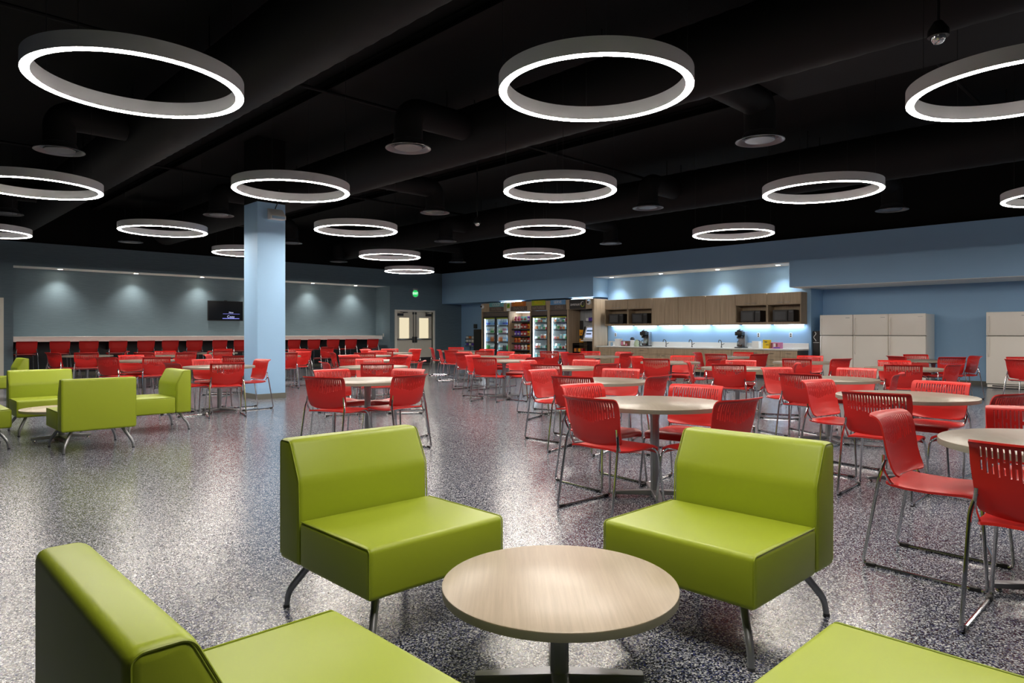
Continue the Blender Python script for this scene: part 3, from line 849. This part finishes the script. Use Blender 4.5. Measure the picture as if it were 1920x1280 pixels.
def card(name, lab, cat, x, y, z, dims, m, stripes=None, grp=None):
    w, d, h = dims
    t = side(name, lab, cat, x, y, z, grp)
    MB().box(-w/2, w/2, 0, d, 0, h, .004, 1).build('body', m, t)
    if stripes:
        for k, (mm, x0, x1, z0, z1) in enumerate(stripes):
            MB().box(-w/2+w*x0, -w/2+w*x1, -.002, 0, h*z0, h*z1).build('printed_panel', mm, t)
    return t
t = side('tub', 'round white lidded tub at the left end of the counter', 'container', 18.3, 13.75, .82)
MB().lathe([(0, 0), (.1, 0), (.12, .2), (0, .2)], 28).build('body', 'white2', t)
MB().lathe([(.12, .2), (.128, .2), (.128, .235), (0, .24)], 28).build('lid', 'counter', t)
t = side('jar', 'small clear jar left of the round white tub', 'jar', 18.25, 14.0, .82)
MB().lathe([(0, 0), (.04, 0), (.045, .1), (.035, .12), (0, .12)], 20).build('body', 'clearb', t)
card('tea_box', 'brown and pink printed box beside the round white tub', 'box', 18.2, 13.45, .82, (.26, .2, .17), 'brown', [('pink', .05, .3, .2, .85), ('white2', .36, .62, .3, .9), ('pink', .7, .95, .1, .5)])
t = side('tool_holder', 'white cup holder with a dark pod on top, near the left coffee maker', 'holder', 18.3, 13.2, .82)
MB().lathe([(0, 0), (.075, 0), (.06, .2), (0, .2)], 20).build('body', 'white2', t)
MB().lathe([(0, .2), (.065, .2), (.075, .24), (.04, .29), (0, .29)], 20).build('top_pod', 'darkg', t)
card('paper_box', 'plain white box left of the left coffee maker', 'box', 18.2, 12.98, .82, (.17, .16, .18), 'white2')
t = side('carafe', 'pale green glass carafe before the left coffee maker', 'carafe', 18.02, 12.83, .82)
MB().lathe([(0, 0), (.075, 0), (.09, .05), (.07, .14), (.04, .19), (.045, .22), (0, .22)], 24).build('body', 'paleg', t)
MB().tube(fillet([(.05, 0, .2), (.12, 0, .19), (.12, 0, .07), (.085, 0, .06)], .03, 4), .01).build('handle', 'blackp', t)
card('napkin_box', 'plain white box right of the right coffee maker', 'box', 18.3, 9.0, .82, (.2, .18, .2), 'white2')
card('sugar_box', 'bright yellow box on the white counter', 'box', 18.15, 8.62, .82, (.18, .14, .24), 'yellow', [('darkg', .3, .7, .7, .8), ('darkg', .5, .95, .38, .44)])
card('tea_box', 'pink and brown printed box right of the yellow box', 'box', 18.2, 8.37, .82, (.28, .16, .17), 'pink', [('brown', .05, .2, .1, .9), ('white2', .3, .5, .3, .85), ('brown', .58, .7, .3, .85), ('purple', .3, .95, .06, .22)])
for y, n in ((14.1, 'leftmost'), (13.05, 'second from left'), (9.05, 'second from right'), (8.12, 'rightmost')):
    wall_outlet(18.6, y, 1.19, RZ, '%s wall outlet above the white counter' % n, True)

# fridges
def fridge(y, lab):
    t = side('fridge', lab, 'fridge', 18.6, y, 0, 'white fridges')
    w = .828
    MB().box(-w/2, w/2, .08, .74, .02, 1.715, .008, 2).build('body', 'fridge', t)
    MB().box(-w/2+.01, w/2-.01, .06, .085, .02, 1.7).build('gasket', 'fridgegap', t)
    MB().box(-w/2+.02, w/2-.02, .03, .06, .02, .085).box(-.3, .3, .024, .03, .035, .07, mi=1).build('toe_grille', ['fridge', 'fridgegap'], t)
    for nm, z0, z1, hz in (('freezer_door', 1.19, 1.725, (1.215, 1.63)), ('fridge_door', .1, 1.175, (.71, 1.15))):
        d = MB().box(-w/2, w/2, 0, .06, z0, z1, .014, 3).build(nm, 'fridge', t)
        a, c = hz; x = -w/2+.05
        MB().tube(fillet([(x, 0, a), (x, -.045, a+.06), (x, -.045, c-.06), (x, 0, c)], .04, 5), .014, 8).build('handle', 'fridge', d)
        if nm == 'freezer_door': MB().box(w/2-.17, w/2-.07, -.002, 0, 1.635, 1.648).build('badge', 'steel', d)
    return t
fridge(6.925, 'leftmost of the three white fridges standing together')
fridge(6.085, 'middle one of the three white fridges standing together')
fridge(5.25, 'rightmost of the three white fridges standing together')
fridge(3.21, 'lone white fridge at the right edge of the photo')
t = side('coil_cabinet', 'narrow black cabinet between counter and leftmost fridge', 'cabinet', 18.66, 7.46, 0)
MB().box(-.09, .09, 0, .18, 0, 1.3, .005, 1).build('body', 'blackp', t)
MB().tube([(-.03+.03*math.sin(k*.9), -.008, 1.28-.028*k) for k in range(10)], .008, 6).build('white_cable', 'white2', t)
MB().box(-.085, .085, -.004, 0, .985, .995).build('trim_strip', 'white2', t)

# ------------------------------------------------------------------ food market
XF = 17.85
t = side('market_surround', 'walnut surround framing coolers, snack shelf and kiosk', 'shop fitting', XF, 17.3, 0)
# local x = 17.3 - y
MB().box(-2.78, 2.78, 0, .1, 2.06, 2.4, .003, 1).build('header', 'wood', t)
MB().box(-2.78, 2.78, .1, .86, 2.36, 2.4).build('top_board', 'woodin', t)
for y0, y1 in ((20.08, 20.03), (18.56, 18.5), (17.42, 17.38), (16.55, 16.45), (15.62, 15.56)):
    MB().box(17.3-y0, 17.3-y1, 0, .86, 0, 2.06).build('post', 'wood', t)
MB().box(-2.73, 2.78, .84, .86, 0, 2.06).build('rear_panel', 'woodin', t)
MB().box(1.76, 2.77, .61, .63, 1.02, 2.05).build('slat_panel', m_wood('grey_slat', (150, 156, 160), (176, 182, 186), (16, 16, .45)), t)
def sign(nm, lab, yc, z0, z1, w, m, body, tm, size, dy=-.02):
    s = side(nm, lab, 'sign', XF-.012, yc, 0, None)
    MB().box(-w/2, w/2, dy+.02-.018, .01, z0, z1, .002, 1).build('board', m, s)
    if body: text(body, size, tm, 'lettering', s, (0, dy+.02-.02, (z0+z1)/2), (PI/2, 0, 0), .002)
    return s
sign('market_sign', 'teal sign over the wide double drinks cooler', 19.2, 2.25, 2.41, .78, 'teal', 'COLD', 'white2', .15)
sign('market_sign', 'taupe lower sign over the wide double drinks cooler', 19.2, 2.08, 2.245, .78, 'taupe', 'WATERS', 'taupel', .14)
sign('market_sign', 'orange sign over the snack shelf', 17.98, 2.24, 2.41, .72, 'orange', 'SAVOR', 'amber', .15)
sign('market_sign', 'taupe lower sign over the snack shelf', 17.98, 2.07, 2.235, .84, 'taupe', 'SNACKS', 'taupel', .15)
sign('market_sign', 'lime sign over the left narrow food cooler', 16.97, 2.24, 2.42, .66, 'lime', 'FRESH', 'yellow', .15)
sign('market_sign', 'taupe lower sign over the left narrow food cooler', 16.97, 2.07, 2.235, .72, 'taupe', 'NATURES', 'taupel', .14)
sign('market_sign', 'blue sign over the right narrow food cooler', 16.03, 2.24, 2.41, .7, 'skyb', 'SERVE', 'white2', .14)
sign('market_sign', 'taupe lower sign reading CHILL over the right narrow food cooler', 16.03, 2.07, 2.235, .74, 'taupe', '   CHILL', 'taupel', .15)
s = sign('market_sign', 'charcoal sign reading avenue C above the kiosk', 15.14, 2.07, 2.39, .7, 'charcoal', None, None, 0)
text('avenue', .15, 'white2', 'lettering', s, (-.09, -.021, 2.23), (PI/2, 0, 0), .002)
b = MB(); b.tube([(.245+.075*math.cos(a), -.021, 2.23+.085*math.sin(a)) for a in [math.radians(q) for q in range(60, 201, 10)]], [.004+.001*i for i in range(15)], 6)
b.build('logo_arc', 'white2', s)
b = MB(); b.tube([(.245+.075*math.cos(a), -.021, 2.23+.085*math.sin(a)) for a in [math.radians(q) for q in range(200, 391, 10)]], [.018-.0007*i for i in range(20)], 6)
b.build('logo_arc', 'lime', s)
s = sign('market_sign', 'small cream card with green leaf shape left of the orange sign', 18.52, 2.07, 2.39, .2, 'cream', None, None, 0)
MB().prism([(-.021, 2.18), (-.018, 2.18), (-.018, 2.36), (-.021, 2.36)], -.08, .08).build('green_field', 'lime', s)
b = MB(); bb = b.b
n = 12
for k in range(n):
    t0, t1 = k/n, (k+1)/n
    f0, f1 = .028*math.sin(PI*t0), .028*math.sin(PI*t1)
    q = lambda t, w: (-.055+.11*t-w*.8, -.0225-.001*(1-abs(2*t-1)), 2.215+.11*t+w)
    b.b.faces.new([bb.verts.new(q(t0, -f0)), bb.verts.new(q(t1, -f1)), bb.verts.new(q(t1, f1)), bb.verts.new(q(t0, f0))])
bmesh.ops.remove_doubles(bb, verts=bb.verts, dist=1e-4)
b.build('leaf', 'greenc', s)
for y, n in ((20.0, 'left'), (14.63, 'right')):
    t = side('eyeball_camera', 'white eyeball camera at the %s end of the market header' % n, 'camera', XF-.0, y, 2.28, 'eyeball cameras')
    o = MB().lathe([(0, 0), (.085, 0), (.09, .03), (.06, .075), (0, .085)], 24).build('body', 'white2', t); o.rotation_euler = (PI/2, 0, 0)
    o = MB().lathe([(0, .07), (.04, .078), (.04, .09), (0, .096)], 20).build('lens', 'blackp', t); o.rotation_euler = (PI/2, 0, 0)
for y, L, n in ((18.45, 1.1, 'left'), (15.0, .9, 'right')):
    s = MB().box(17.88, 17.96, y-L/2, y+L/2, 2.4, 2.415).box(17.885, 17.955, y-L/2+.01, y+L/2-.01, 2.415, 2.418, mi=1)
    tag(s.build('uplight_strip', ['white2', 'strip']), 'cool light strip on top of the market header, %s one' % n, 'light strip')

def cooler(y0, y1, doors, lab):
    """glass door cooler between world y0 > y1; local x = yc - y"""
    w = y0-y1-.02; yc = (y0+y1)/2; d = .8; h = 2.05
    t = side('glass_door_cooler', lab, 'drinks cooler', XF+.02, yc, 0, 'glass door coolers')
    b = MB().box(-w/2, -w/2+.04, .05, d, .02, h).box(w/2-.04, w/2, .05, d, .02, h).box(-w/2+.04, w/2-.04, .05, d, h-.17, h).box(-w/2+.04, w/2-.04, .05, d, .02, .2).box(-w/2+.04, w/2-.04, d-.03, d, .2, h-.17)
    b.build('cabinet', 'blackp', t)
    b = MB().box(-w/2+.04, -w/2+.045, .06, d-.03, .2, h-.17).box(w/2-.045, w/2-.04, .06, d-.03, .2, h-.17).box(-w/2+.045, w/2-.045, d-.035, d-.03, .2, h-.17).box(-w/2+.045, w/2-.045, .06, d-.035, h-.175, h-.17).box(-w/2+.045, w/2-.045, .06, d-.035, .2, .205)
    b.build('liner', 'liner', t)
    MB().box(-w/2+.02, w/2-.02, .035, .05, .04, .17).build('kick_grille', 'darkg', t)
    MB().box(-w/2, w/2, .02, .05, h-.16, h-.01).build('top_band', 'taupe', t)
    dw = w/doors
    for k in range(doors):
        x0 = -w/2+k*dw+.004; x1 = x0+dw-.008
        f = MB().box(x0, x0+.045, .0, .045, .2, h-.17, .004, 1).box(x1-.045, x1, .0, .045, .2, h-.17, .004, 1).box(x0+.045, x1-.045, 0, .045, .2, .26).box(x0+.045, x1-.045, 0, .045, h-.22, h-.17)
        f = f.build('cooler_door', 'blackp', t)
        MB().box(x0+.045, x1-.045, .018, .024, .26, h-.22).build('glass_pane', 'glass', f)
        MB().box(x0+.045, x1-.045, .014, .018, h-.26, h-.22).build('rim_strip', 'lime', f)
        hx = x1-.02 if (k == 0 and doors == 2) else x0+.02
        MB().tube(fillet([(hx, 0, .85), (hx, -.04, .87), (hx, -.04, 1.25), (hx, 0, 1.27)], .02, 3), .009).build('handle', 'blackp', f)
    for x in ([-w/2+.055, w/2-.055] if doors == 1 else [-w/2+.055, 0, w/2-.055]):
        MB().box(x-.009, x+.009, .06, .075, .24, h-.2).build('light_strip', 'coollight', t)
    zs = [.26, .58, .9, 1.22, 1.53] if doors == 2 else [.34, .68, 1.02, 1.36, 1.62]
    for z in zs:
        MB().box(-w/2+.05, w/2-.05, .1, d-.05, z-.018, z).box(-w/2+.05, w/2-.05, .095, .1, z-.03, z+.025, mi=1).build('shelf', ['white2', 'darkg'], t)
    return yc, w, zs
LV = ['lowest', 'second lowest', 'middle', 'second highest', 'top']
def bottle(mb, mc, lab, x, y, z, r, h, grp, proto={}):
    key = (mb, mc, r, h)
    if key not in proto:
        m = MB().lathe([(0, 0), (r, .004), (r, h*.62), (r*.42, h*.84), (r*.42, h*.9)], 10).lathe([(r*.42, h*.9), (r*.48, h*.9), (r*.48, h), (0, h)], 8, mi=1).lathe([(r*1.02, h*.2), (r*1.03, h*.22), (r*1.03, h*.5), (r*1.02, h*.52)], 10, mi=2)
        o = m.build('bottle', [mb, 'white2', mc]); proto[key] = o
    else:
        o = proto[key].copy(); COL.objects.link(o)
    o.location = (x, y, z); return tag(o, lab, 'bottle', grp)
yc, w, zs = cooler(20.03, 18.56, 2, 'wide double glass door drinks cooler full of bottles')
BC = [[('crimson_card', 'crimson', 'red labelled'), ('clear', 'skyb', 'sky blue labelled'), ('pink', 'pink', 'pink labelled')],
      [('greenc', 'greenc', 'green labelled'), ('white2', 'teal', 'teal labelled'), ('darkg', 'charcoal', 'dark labelled')],
      [('clearb', 'skyb', 'sky blue labelled'), ('orange', 'orange', 'orange labelled'), ('clearb', 'white2', 'white labelled')],
      [('clearb', 'white2', 'white labelled'), ('paleg', 'greenc', 'green labelled'), ('pink', 'white2', 'pale pink')],
      [('clearb', 'bluebottle', 'blue labelled'), ('clearb', 'skyb', 'sky blue labelled'), ('clearb', 'bluebottle', 'blue labelled')]]
for li, z in enumerate(zs):
    for dv in range(2):
        for k in range(8):
            lx = -w/2+.1+dv*(w/2-.03)+k*.073
            a, c, n = BC[li][(k//3+dv) % 3]
            a = {'crimson_card': 'crimson', 'clear': 'clearb'}.get(a, a)
            bottle(a, c, '%s bottle on the %s shelf, %s door of the double cooler' % (n, LV[li], 'left' if dv == 0 else 'right'), XF+.02+.15, yc-lx, z, .031, .235, 'bottles in the double cooler')
def tub(m, m2, lab, x, y, z, kind, grp, proto={}):
    key = (m, m2, kind)
    if key not in proto:
        if kind == 0: b = MB().lathe([(0, 0), (.045, 0), (.055, .17), (.058, .17), (.058, .19), (0, .193)], 14).lathe([(.049, .04), (.0505, .04), (.0555, .14), (.053, .14)], 14, mi=1)
        elif kind == 1: b = MB().prism([(-.05, 0), (.06, 0), (.06, .19), (.0, .2)], -.055, .055, .006, 1).box(-.04, .04, -.046, -.03, .03, .11, mi=1)
        else: b = MB().box(-.06, .06, -.05, .07, 0, .055, .012, 2).box(-.06, .06, -.05, .07, .058, .113, .012, 2).box(-.045, .045, -.052, -.05, .015, .1, mi=1)
        o = b.build('food_pack', [m, m2]); proto[key] = o
    else:
        o = proto[key].copy(); COL.objects.link(o)
    o.location = (x, y, z); o.rotation_euler = (0, 0, RZ)
    return tag(o, lab, 'food', grp)
for (a, bb_), nm in (((17.38, 16.55), 'left'), ((16.45, 15.62), 'right')):
    yc, w, zs = cooler(a, bb_, 1, '%s narrow glass door food cooler in the market' % nm)
    cs = [('white2', 'greenc', 'white and green'), ('white2', 'teal', 'white and teal'), ('white2', 'crimson', 'white and red'), ('teal', 'white2', 'teal'), ('liner', 'orange', 'white and orange')]
    for li, z in enumerate(zs):
        for k in range(5):
            m, m2, n = cs[(k*2+li+(nm == 'left')) % 5]
            tub(m, m2, '%s pack on the %s shelf of the %s narrow cooler' % (n, LV[li], nm), XF+.02+.18, yc+w/2-.13-k*.128, z, (li+k//2) % 3, 'packs in the narrow coolers')

# snack shelf
t = side('snack_shelf', 'open walnut snack shelf between the coolers', 'shelf', XF+.06, 17.95, 0)
for z in (.3, .6, .86, 1.12, 1.38, 1.66):
    MB().box(-.53, .53, .05, .6, z-.02, z).box(-.53, .53, .04, .05, z-.02, z+.03, mi=1).build('shelf_board', ['wood', 'darkg'], t)
MB().box(-.53, .53, .6, .62, .02, 2.05).build('slat_back', 'woodin', t)
MB().box(-.45, .45, .2, .3, 2.01, 2.03).build('shelf_light', 'coollight', t)
def bag(m, lab, x, y, z, rz, proto={}):
    if m not in proto:
        b = MB(); bb = b.b
        rows = []
        for i in range(7):
            v = i/6; th = .045*math.sin(PI*v)**.6 if 0 < v < 1 else .002
            rows.append([bb.verts.new((-.075+.15*u/6, -th*math.sin(PI*u/6)-.001, .21*v)) for u in range(7)]+[bb.verts.new((.075-.15*u/6, th*math.sin(PI*u/6)+.001, .21*v)) for u in range(1, 6)])
        for p, q in zip(rows[:-1], rows[1:]):
            n = len(p)
            for k in range(n): bb.faces.new((p[k], p[(k+1) % n], q[(k+1) % n], q[k])).smooth = True
        bb.faces.new(rows[0][::-1]); bb.faces.new(rows[-1])
        b.box(-.045, .045, -.044, -.036, .07, .13, mi=1)
        o = b.build('snack_bag', [m, 'white2' if m in ('crimson', 'brown', 'purple', 'greenc') else 'crimson']); proto[m] = o
    else:
        o = proto[m].copy(); COL.objects.link(o)
    o.location = (x, y, z); o.rotation_euler = (0, 0, RZ+rz)
    return tag(o, lab, 'snack', 'bags on the snack shelf')
SB = [['brown', 'taupe', 'orange'], ['pink', 'cream', 'amber'], ['orange', 'brown', 'crimson'], ['purple', 'crimson', 'yellow'], ['cream', 'crimson', 'amber'], ['pink', 'teal', 'purple']]
SN = ['lowest', 'second lowest', 'third lowest', 'third highest', 'second highest', 'top']
NM = {'taupe': 'taupe', 'cream': 'cream', 'amber': 'amber', 'crimson': 'red', 'greenc': 'green', 'brown': 'brown', 'orange': 'orange', 'pink': 'pink', 'purple': 'purple', 'yellow': 'yellow', 'teal': 'teal'}
for li, z in enumerate((.3, .6, .86, 1.12, 1.38, 1.66)):
    for k in range(6):
        m = SB[li][k//2]
        bag(m, '%s snack bag on the %s board of the snack shelf' % (NM[m], SN[li]), XF+.06+.17, 18.38-k*.172, z, random.uniform(-.15, .15))

# kiosk bay
t = side('payment_kiosk', 'white tilted payment kiosk under the avenue C sign', 'kiosk', 18.12, 14.9, 1.0)
MB().prism([(0, .03), (.04, .0), (.22, .46), (.17, .48)], -.23, .26, .008, 2).build('housing', 'white2', t)
b = MB().prism([(-.001, .1), (.003, .1), (.131, .43), (.127, .43)], -.15, .2)
b.build('screen', 'kioskscr', t)
b = MB().prism([(-.006, .2), (.05, .2), (.062, .24), (.02, .24)], -.1, .1); b.build('screen_picture', 'charcoal', t)
b = MB().prism([(.06, .3), (.078, .3), (.098, .35), (.08, .35)], -.12, .16); b.build('screen_banner', 'skyb', t)
MB().prism([(.05, .02), (.25, .02), (.3, .46), (.22, .47)], -.36, -.24, .006, 1).build('side_panel', 'charcoal', t)
MB().box(-.34, .3, .0, .5, -.03, .0).box(-.3, .28, .3, .6, -.99, -.03, mi=1).build('stand', ['white2', 'blackp'], t)
t = side('kiosk_shelf', 'small wall shelf above the payment kiosk', 'shelf', 18.25, 14.85, 1.66)
MB().box(-.32, .33, .0, .5, -.02, .0).build('board', 'darkg', t)
MB().box(-.32, .33, .1, .5, .38, .4).build('board', 'darkg', t)
MB().box(-.3, -.28, .3, .5, 0, .38).build('upright', 'blackp', t)
for k, (m, n) in enumerate((('white2', 'white'), ('purple', 'purple'), ('purple', 'purple'), ('teal', 'teal'), ('teal', 'teal'))):
    card('small_pack', '%s pack on the shelf above the kiosk%s' % (n, '' if k == 0 else ''), 'pack', 18.28, 15.08-k*.11, 1.66, (.1, .12, .1+.02*(k % 2)), m, None, 'packs above the kiosk')
card('folded_bag', 'violet folded pack on the highest board above the kiosk', 'pack', 18.38, 14.78, 2.06, (.36, .2, .05), 'purple')
t = side('card_holder', 'amber card holder on the wall left of the kiosk', 'holder', 18.3, 15.36, .92)
MB().box(-.09, .09, 0, .03, .24, .44, .006, 1).box(-.09, .09, 0, .03, 0, .13, .006, 1).build('pocket', 'amber', t)
MB().box(-.07, .07, .01, .03, .13, .24).build('bracket', 'blackp', t)
MB().box(-.03, .03, -.002, 0, .3, .34).box(-.03, .03, -.002, 0, .05, .08).build('pictogram', 'brown', t)
tag(MB().box(18.44, 18.46, 15.4, 15.54, 1.32, 1.68).build('notice_board', 'charcoal'), 'small dark notice on the panel left of the kiosk', 'notice')

t = side('lower_rack', 'dark snack rack beneath the payment kiosk', 'rack', 18.0, 15.2, 0)
for z in (.35, .6, .85): MB().box(-.34, .1, .05, .4, z-.015, z).build('rack_board', 'blackp', t)
MB().box(-.34, -.33, .05, .4, .05, .9).build('rack_side', 'blackp', t)
for k in range(4):
    card('snack_box', '%s snack box on the dark rack beneath the kiosk' % ('orange', 'brown', 'amber', 'red')[k], 'box', 18.08, 15.46-k*.1, .6, (.09, .15, .12), ('orange', 'brown', 'amber', 'crimson')[k], None, 'boxes beneath the kiosk')

# corner by the papered wall
t = side('brochure_rack', 'wire brochure rack standing by the blue wall corner', 'rack', 18.5, 21.5, 0)
MB().lathe([(0, .02), (.2, .02), (.22, 0), (0, 0)], 24).tube([(0, 0, .02), (0, 0, 1.12)], .015).build('stand', 'blackp', t)
for i, z in enumerate((.72, .86, 1.0)):
    MB().box(-.26, .26, -.06, .0, z-.03, z-.02).box(-.26, .26, -.065, -.06, z-.03, z+.02).box(-.26, .26, .0, .006, z-.03, z+.13).build('pocket', 'chrome', t)
for i, z in enumerate((.72, .86, 1.0)):
    for k in range(3):
        m = [['purple', 'white2', 'purple'], ['cream', 'white2', 'cream'], ['white2', 'orange', 'white2']][i][k]
        card('brochure', '%s brochure in the %s row of the corner rack' % ({'white2': 'white'}.get(m, m), ('lowest', 'middle', 'top')[i]), 'brochure', 18.47, 21.67-k*.17, z-.018, (.13, .015, .125), m, None, 'brochures in the corner rack')
t = side('black_bin', 'tall black box standing left of the double cooler', 'bin', 18.3, 20.85, 0)
MB().box(-.22, .22, 0, .4, 0, 1.4, .01, 2).build('body', 'blackp', t)
MB().box(-.2, .2, -.004, 0, .1, 1.3).build('front_panel', 'panelk', t)
t = side('wall_phone', 'small grey box with hanging cable on the blue wall', 'wall box', 18.85, 21.55, 1.53)
MB().box(-.09, .09, -.06, 0, -.09, .09, .008, 2).build('body', 'darkg', t)
MB().tube([(0, -.01, -.09), (.02, -.012, -.3), (.05, -.012, -.42)], .006, 6).build('cable', 'darkg', t)

# ------------------------------------------------------------------ camera, world, view
w = bpy.data.worlds.new('hall_world'); SC.world = w; w.use_nodes = True
w.node_tree.nodes['Background'].inputs['Color'].default_value = (.5, .56, .62, 1)
w.node_tree.nodes['Background'].inputs['Strength'].default_value = .0
cd = bpy.data.cameras.new('camera'); cd.lens = 24; cd.sensor_width = 36; cd.shift_y = -16/1920
cd.clip_end = 200
co = bpy.data.objects.new('camera', cd); COL.objects.link(co)
co.location = (0, 0, 1.25); co.rotation_euler = (PI/2, 0, math.radians(45.8-90))
SC.camera = co
vs = SC.view_settings
vs.view_transform = 'Standard'; vs.look = 'None'; vs.gamma = 1; vs.exposure = 2.15; vs.use_curve_mapping = False
SC.cycles.max_bounces = 10; SC.cycles.diffuse_bounces = 5; SC.cycles.glossy_bounces = 5; SC.cycles.transparent_max_bounces = 12
SC.cycles.sample_clamp_indirect = 6; SC.cycles.caustics_reflective = False; SC.cycles.caustics_refractive = False
SC.cycles.use_denoising = True
